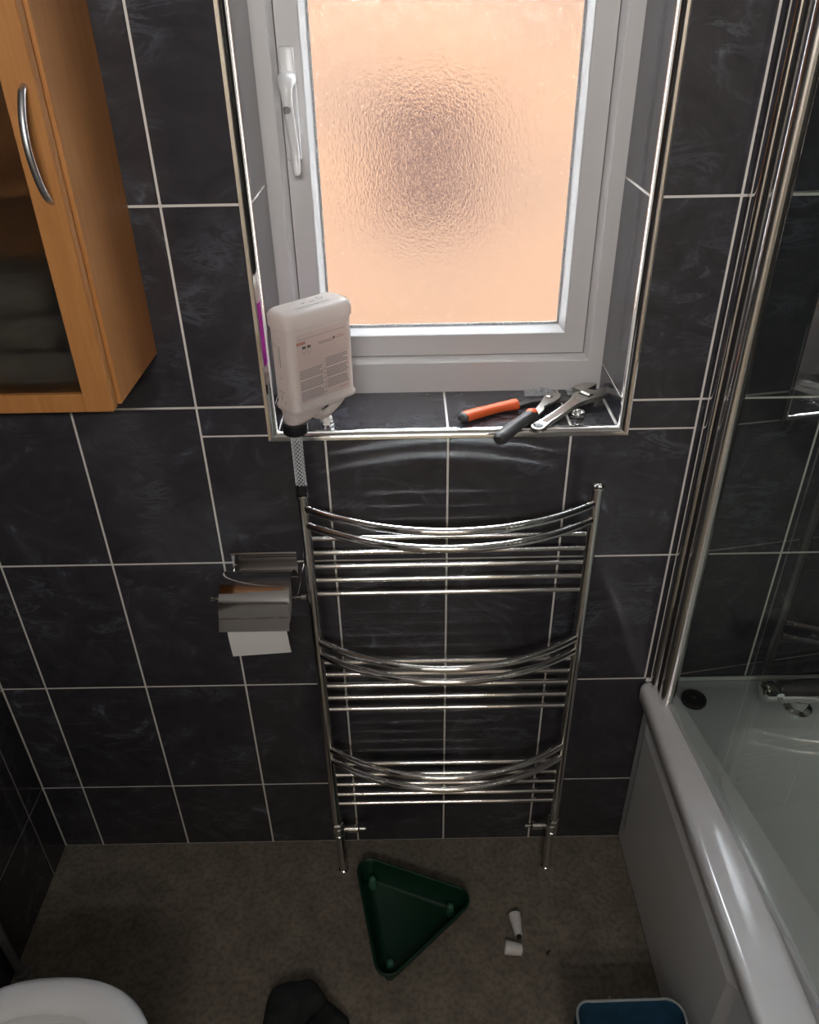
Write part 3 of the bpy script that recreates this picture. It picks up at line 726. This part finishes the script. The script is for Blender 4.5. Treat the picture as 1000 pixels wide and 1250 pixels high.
pipe = thing('waste_pipe', 'thin grey pipe standing against the side wall tiles', 'pipe', (-.875, -.284, 0))
link_mesh('tube', lathe([(.0085, 0), (.0085, .30)], (-.877, -.290, 0), n=16), 'pipe_grey', pipe, smooth=60)
link_mesh('collar', lathe([(.015, 0), (.015, .006), (.011, .008)], (-.8725, -.290, 0), n=16), 'pipe_grey', pipe, smooth=40)

# ---------------------------------------------------------------- things on the sill
ZS = WZ0
pl = thing('slip_joint_pliers', 'slip joint pliers with one orange and one charcoal handle on sill', 'pliers', (.10, .03, ZS))
hz = ZS+.0098
def grip(pts, rads, mat, nm='handle'):
    P = smooth_path(pts, 6); m = len(P); R_ = []
    for i in range(m):
        t = i/(m-1)*(len(rads)-1); j = min(int(t), len(rads)-2); R_.append(rads[j]+(rads[j+1]-rads[j])*(t-j))
    return link_mesh(nm, tube(P, R_, 14, flat=.8), mat, pl, smooth=60)
g1 = grip([(.0235, .0225, hz), (.030, .028, hz), (.055, .043, hz), (.090, .0615, hz), (.112, .070, hz), (.119, .073, hz)], [.007, .0110, .0112, .0102, .0104, .0118, .011], 'orange_grip')
g1['label'] = 'orange handle'
o = grip([(.0195, .0195, hz), (.0235, .0225, hz), (.027, .0255, hz)], [.005, .0102, .0112], 'charcoal_grip', 'handle_end')
g2 = grip([(.0745, -.0600, hz+.001), (.080, -.050, hz+.001), (.098, -.0215, hz), (.118, .0055, hz), (.133, .022, hz), (.1425, .029, hz)], [.0075, .0125, .0128, .0118, .0118, .0128, .011], 'charcoal_grip')
g2['label'] = 'charcoal handle'
o = grip([(.128, .0215, hz+.0036), (.136, .0275, hz+.0036), (.1435, .0325, hz+.0028)], [.005, .0105, .0090], 'orange_grip', 'handle_end'); o['label'] = 'orange inner collar'
link_mesh('shank', prism([(.116, .068), (.145, .089), (.165, .0935), (.215, .0925), (.243, .098), (.247, .106), (.215, .106), (.165, .105), (.140, .099), (.114, .079)], ZS+.0012, ZS+.0060, .001), 'steel_dark', pl)
link_mesh('jaw', prism([(.139, .034), (.147, .027), (.160, .045), (.164, .056), (.161, .060), (.170, .070), (.184, .080), (.196, .094), (.200, .112), (.186, .118), (.172, .110), (.165, .088), (.152, .060)], ZS+.0062, ZS+.0105, .0008), 'steel', pl)
link_mesh('pivot', lathe([(.006, 0), (.006, .0018), (.004, .003)], (.178, .0985, ZS+.0104), n=16), 'steel', pl, smooth=40)

wr = thing('adjustable_wrench', 'steel adjustable wrench resting on the pliers near the sill corner', 'wrench', (.145, -.008, ZS))
def wmat():
    a = Matrix.Translation((.1450, -.0045, ZS+.0035)) @ Matrix.Rotation(math.radians(45), 4, 'Z') @ Matrix.Rotation(math.radians(-4.2), 4, 'Y')
    return a
arc = [(.0122*math.cos(math.radians(a)), .0122*math.sin(math.radians(a))) for a in range(60, 301, 20)]
bodyp = arc + [(.020, -.0070), (.060, -.0075), (.100, -.0078), (.115, -.0105), (.128, -.0165), (.143, -.0240), (.158, -.0262), (.172, -.0210), (.179, -.0130), (.176, -.0095), (.154, -.0040), (.151, .0060), (.150, .0095), (.140, .0100), (.139, .0135), (.130, .0190), (.119, .0185), (.110, .0140), (.100, .0100), (.060, .0080), (.020, .0072)]
wb = link_mesh('wrench_body', prism(bodyp, -.0030, .0048, .0010, wmat()), 'steel', wr, smooth=30)
wb_hole = link_mesh('hanging_hole', (lambda b: (bmesh.ops.transform(b, matrix=wmat(), verts=b.verts[:]), b)[1])(lathe([(.0084, .0046), (.0084, .00515), (.0078, .0050), (.0005, .0050)], (-.0008, 0, 0), n=20)), 'black_plastic', wb, smooth=40)
link_mesh('shank_recess', prism([(.014, -.0052), (.060, -.0062), (.102, -.0062), (.112, -.0050), (.112, .0085), (.102, .0078), (.060, .0062), (.014, .0052)], .0046, .0051, 0, wmat()), 'steel_brown', wb)
link_mesh('movable_jaw', prism([(.1405, .0100), (.154, .0100), (.172, .0065), (.178, .0090), (.176, .0160), (.168, .0260), (.152, .0345), (.143, .0335), (.1410, .0220)], -.0044, .0046, .0010, wmat()), 'steel', wr, smooth=30)
bm = bmesh.new()
prf = []
for i in range(6): prf += [(.0040, i*.0032), (.0056, i*.0032+.0008), (.0056, i*.0032+.0018), (.0040, i*.0032+.0024)]
add_lathe(bm, prf, (.1330, -.0085, .0030), (.12, 1, 0), 14)
bmesh.ops.transform(bm, matrix=wmat(), verts=bm.verts[:])
link_mesh('worm_screw', bm, 'steel', wr, smooth=30)
bm = prism([(.1265, -.0100), (.1395, -.0110), (.1400, .0110), (.1270, .0120)], .0046, .0052, 0, wmat())
link_mesh('worm_slot', bm, 'black_plastic', wr)

nut = thing('chrome_nut', 'small chrome hexagonal nut on the sill below the wrench', 'nut', (.2165, .039, ZS))
bm = bmesh.new()
hexo = [(.2165+.0118*math.cos(math.radians(60*k+10)), .039+.0118*math.sin(math.radians(60*k+10))) for k in range(6)]
add_prism(bm, hexo, ZS+.0002, ZS+.0075, .0008)
link_mesh('hexagon', bm, 'chrome_soft', nut, smooth=30)
link_mesh('thread', lathe([(.0098, .0074), (.0098, .0105), (.0078, .0105), (.0074, .0078), (.0005, .0077)], (.2165, .039, ZS), n=22), 'chrome_soft', nut, smooth=40)
bp_ = thing('blanking_plug', 'small chrome and white blanking plug on sill under the bottle handle', 'plug', (-.1975, .027, ZS))
link_mesh('hexagon', prism([(-.1975+.0112*math.cos(math.radians(60*k)), .027+.0112*math.sin(math.radians(60*k))) for k in range(6)], ZS+.0002, ZS+.0075, .0008), 'chrome', bp_, smooth=30)
link_mesh('white_stem', lathe([(.0085, .0074), (.0095, .010), (.0088, .015), (.0055, .0185), (.004, .0215), (.0005, .022)], (-.1975, .027, ZS), n=20), 'white_plastic', bp_, smooth=50)

# crumpled clear wrapper behind the wrench
def crumple(name, label, cx, cy, z, sx, sy, hh, mat, seed, n=14):
    rnd = random.Random(seed)
    bm = bmesh.new(); g = []
    for i in range(n):
        row = []
        for j in range(n):
            u = i/(n-1)-.5; v = j/(n-1)-.5; e = max(0, 1-4*max(abs(u), abs(v))**2)
            row.append(bm.verts.new((cx+sx*u+rnd.uniform(-1, 1)*sx*.03, cy+sy*v+rnd.uniform(-1, 1)*sy*.03, z+hh*(e*.5+rnd.random()*.5)*(.15+.85*e)+.0008)))
        g.append(row)
    for i in range(n-1):
        for j in range(n-1): bm.faces.new((g[i][j], g[i+1][j], g[i+1][j+1], g[i][j+1]))
    r = bmesh.ops.solidify(bm, geom=bm.faces[:], thickness=.0003)
    o = link_mesh(name, bm, mat, origin=(cx, cy, z)); return tag(o, label, 'wrapper')
crumple('plastic_wrapper', 'crumpled clear plastic wrapper on the sill behind the pliers', .168, .133, ZS, .055, .022, .014, 'clear_film', 3)
crumple('plastic_wrapper', 'scrap of clear plastic wrapper behind the wrench head', .240, .133, ZS, .050, .022, .016, 'clear_film', 5)

# ---------------------------------------------------------------- things on the floor
tray = thing('corner_tray', 'dark green triangular plastic tray with rounded corners on the floor', 'tray', (-.09, -.20, 0))
TA = [Vector((-.2060, -.0660, 0)), Vector((.0740, -.1720, 0)), Vector((-.1400, -.3640, 0))]
TCn = sum(TA, Vector())/3
def tri_ring(bm, inset, rad, z, n=8):
    out = []
    for i in range(3):
        p = TA[i]; a = (TA[i-1]-p).normalized(); b = (TA[(i+1) % 3]-p).normalized()
        half = math.acos(max(-1, min(1, a.dot(b))))/2; bis = (a+b).normalized()
        r = max(rad, .001); c = p+bis*((r+inset)/math.sin(half))
        na = (c-(p+a*((c-p).dot(a)))).normalized()*-1; nb = (c-(p+b*((c-p).dot(b)))).normalized()*-1
        a0 = math.atan2(na.y, na.x); a1 = math.atan2(nb.y, nb.x)
        while a1 < a0: a1 += 2*PI
        if a1-a0 > PI: a0 += 2*PI
        for k in range(n+1):
            t = a0+(a1-a0)*k/n; out.append(bm.verts.new((c.x+r*math.cos(t), c.y+r*math.sin(t), z)))
    return out
bm = bmesh.new()
loft(bm, [tri_ring(bm, *a) for a in ((.021, .010, .0), (.018, .012, .003), (.0055, .025, .050), (.0, .030, .052), (-.0005, .0305, .055), (.0, .030, .058), (.003, .027, .0590), (.0055, .024, .0575), (.0075, .022, .048), (.021, .012, .012), (.026, .010, .007))])
link_mesh('shell', bm, 'green_plastic', tray, smooth=45)
for p in TA:
    q = p+(TCn-p).normalized()*.068
    link_mesh('corner_boss', lathe([(.010, .0068), (.009, .020), (.0075, .034), (.005, .037), (.0005, .0378)], (q.x, q.y, 0), n=16), 'green_plastic_pale', tray, smooth=50)

def cone_cap(label, a, b, r0, r1, tip):
    a = Vector(a); b = Vector(b); ax = b-a; L_ = ax.length
    t = thing('valve_cover', label, 'cap', (a.x, a.y, 0), 'white caps dropped on the floor')
    link_mesh('shell', lathe([(r0*.82, .006), (r0*.9, 0), (r0, .001), (r0*.99, L_*.3), (r1*1.05, L_*.85), (r1, L_), (r1*.6, L_+.001)], a, ax, 24), 'white_plastic', t, smooth=45)
    if tip: link_mesh('dark_tip', lathe([(r1*.62, L_), (r1*.5, L_+.008), (r1*.2, L_+.009)], a, ax, 14), 'rubber', t, smooth=45)
    return t
cone_cap('white tapered plastic cap with dark tip lying on the floor', (.1435, -.190, .0128), (.1475, -.234, .0085), .0128, .0085, True)
cone_cap('plain white tapered plastic cap without tip lying on the floor', (.1155, -.262, .0140), (.1500, -.267, .0112), .0140, .0112, False)
scw = thing('small_screw', 'tiny dark screw lying on the floor near the white caps', 'screw', (.207, -.266, 0))
link_mesh('screw_shaft', tube([(.2035, -.270, .0024), (.2105, -.2635, .0024)], [.0018, .0013], 8), 'steel_dark', scw, smooth=50)
link_mesh('screw_head', lathe([(.0022, 0), (.0034, .001), (.003, .0022)], (.2033, -.2702, .0034), (-.7, -.7, 0), 10), 'steel_dark', scw, smooth=50)

# dark cloth in a heap
bm = bmesh.new(); g = []
nn = 34
out = [(-.360, -.430), (-.357, -.372), (-.347, -.347), (-.325, -.341), (-.300, -.337), (-.283, -.332), (-.266, -.338), (-.253, -.352), (-.232, -.372), (-.207, -.388), (-.200, -.400), (-.208, -.425), (-.22, -.47), (-.25, -.50), (-.31, -.505), (-.35, -.48)]
op = smooth_path([(p[0], p[1], 0) for p in out+[out[0]]], 4)[:-1]
cc = Vector((-.29, -.42, 0)); rings = []
for f, z in ((1.0, .0006), (1.02, .010), (1.0, .024), (.95, .038), (.86, .047), (.70, .051), (.50, .052), (.28, .050), (.08, .049)):
    ring = []
    for i, p in enumerate(op):
        q = cc+(p-cc)*f
        crease = -.016*math.exp(-((q.x+.262)*.8+(q.y+.385)*-.75)**2/.00007)*(1 if q.x > -.32 and z > .02 else 0)
        wob = .004*math.sin(q.x*90+q.y*40)+.003*math.sin(q.y*130-q.x*50)
        lobe = .012 if ((q.x+.262)*.8-(q.y+.385)*.75) < 0 else -.004
        ring.append(bm.verts.new((q.x, q.y, max(.0005, z+(wob+crease+lobe)*(1 if z > .02 else .1)))))
    rings.append(ring)
loft(bm, rings)
tag(link_mesh('dark_cloth', bm, 'dark_fabric', origin=(-.29, -.42, 0), smooth=70), 'dark crumpled cloth heaped on the floor by the toilet', 'cloth')

# blue open bag
bag = thing('blue_bag', 'open blue fabric bag with pale piped rim beside the bath panel', 'bag', (.29, -.55, 0))
def bag_ring(bm, inset, z, wob, n=60):
    x0, x1, y0, y1 = .202+inset, .388-inset, -.70+inset, -.452-inset
    pts = []; base = rrect((x1-x0)/2, (y1-y0)/2, .03, 14)
    for p in base:
        x = (x0+x1)/2+p[0]; y = (y0+y1)/2+p[1]
        dy = -.006*math.exp(-((x-.272)/.03)**2) if y > -.5 else 0
        pts.append(bm.verts.new((x, y+dy, z+wob*(.004*math.sin(x*70)+.003*math.sin(y*60)))))
    return pts
bm = bmesh.new()
loft(bm, [bag_ring(bm, *a) for a in ((.012, .001, 0), (.006, .02, 0), (.002, .10, .4), (0, .185, 1), (0, .20, 1), (.004, .20, 1), (.006, .185, 1), (.010, .10, .4), (.018, .012, 0))])
link_mesh('bag_body', bm, 'blue_fabric', bag, smooth=60)
bm = bmesh.new(); rv = bag_ring(bm, .002, .2005, 1); pts = [v.co.copy() for v in rv]; bm.free()
link_mesh('piping', tube(pts+[pts[0]], .0024, 8, cap=False), 'pale_piping', bag, smooth=60)
bm = bmesh.new(); vs_ = [bm.verts.new(p) for p in ((.297, -.395, .0006), (.312, -.352, .0006), (.326, -.388, .0006), (.311, -.366, .012))]
for q in ((0, 1, 3), (1, 2, 3), (2, 0, 3), (0, 2, 1)): bm.faces.new([vs_[i] for i in q])
tag(link_mesh('paper_scrap', bm, 'paper', origin=(.31, -.375, 0)), 'white scrap of torn paper on the floor behind the blue bag', 'paper scrap')
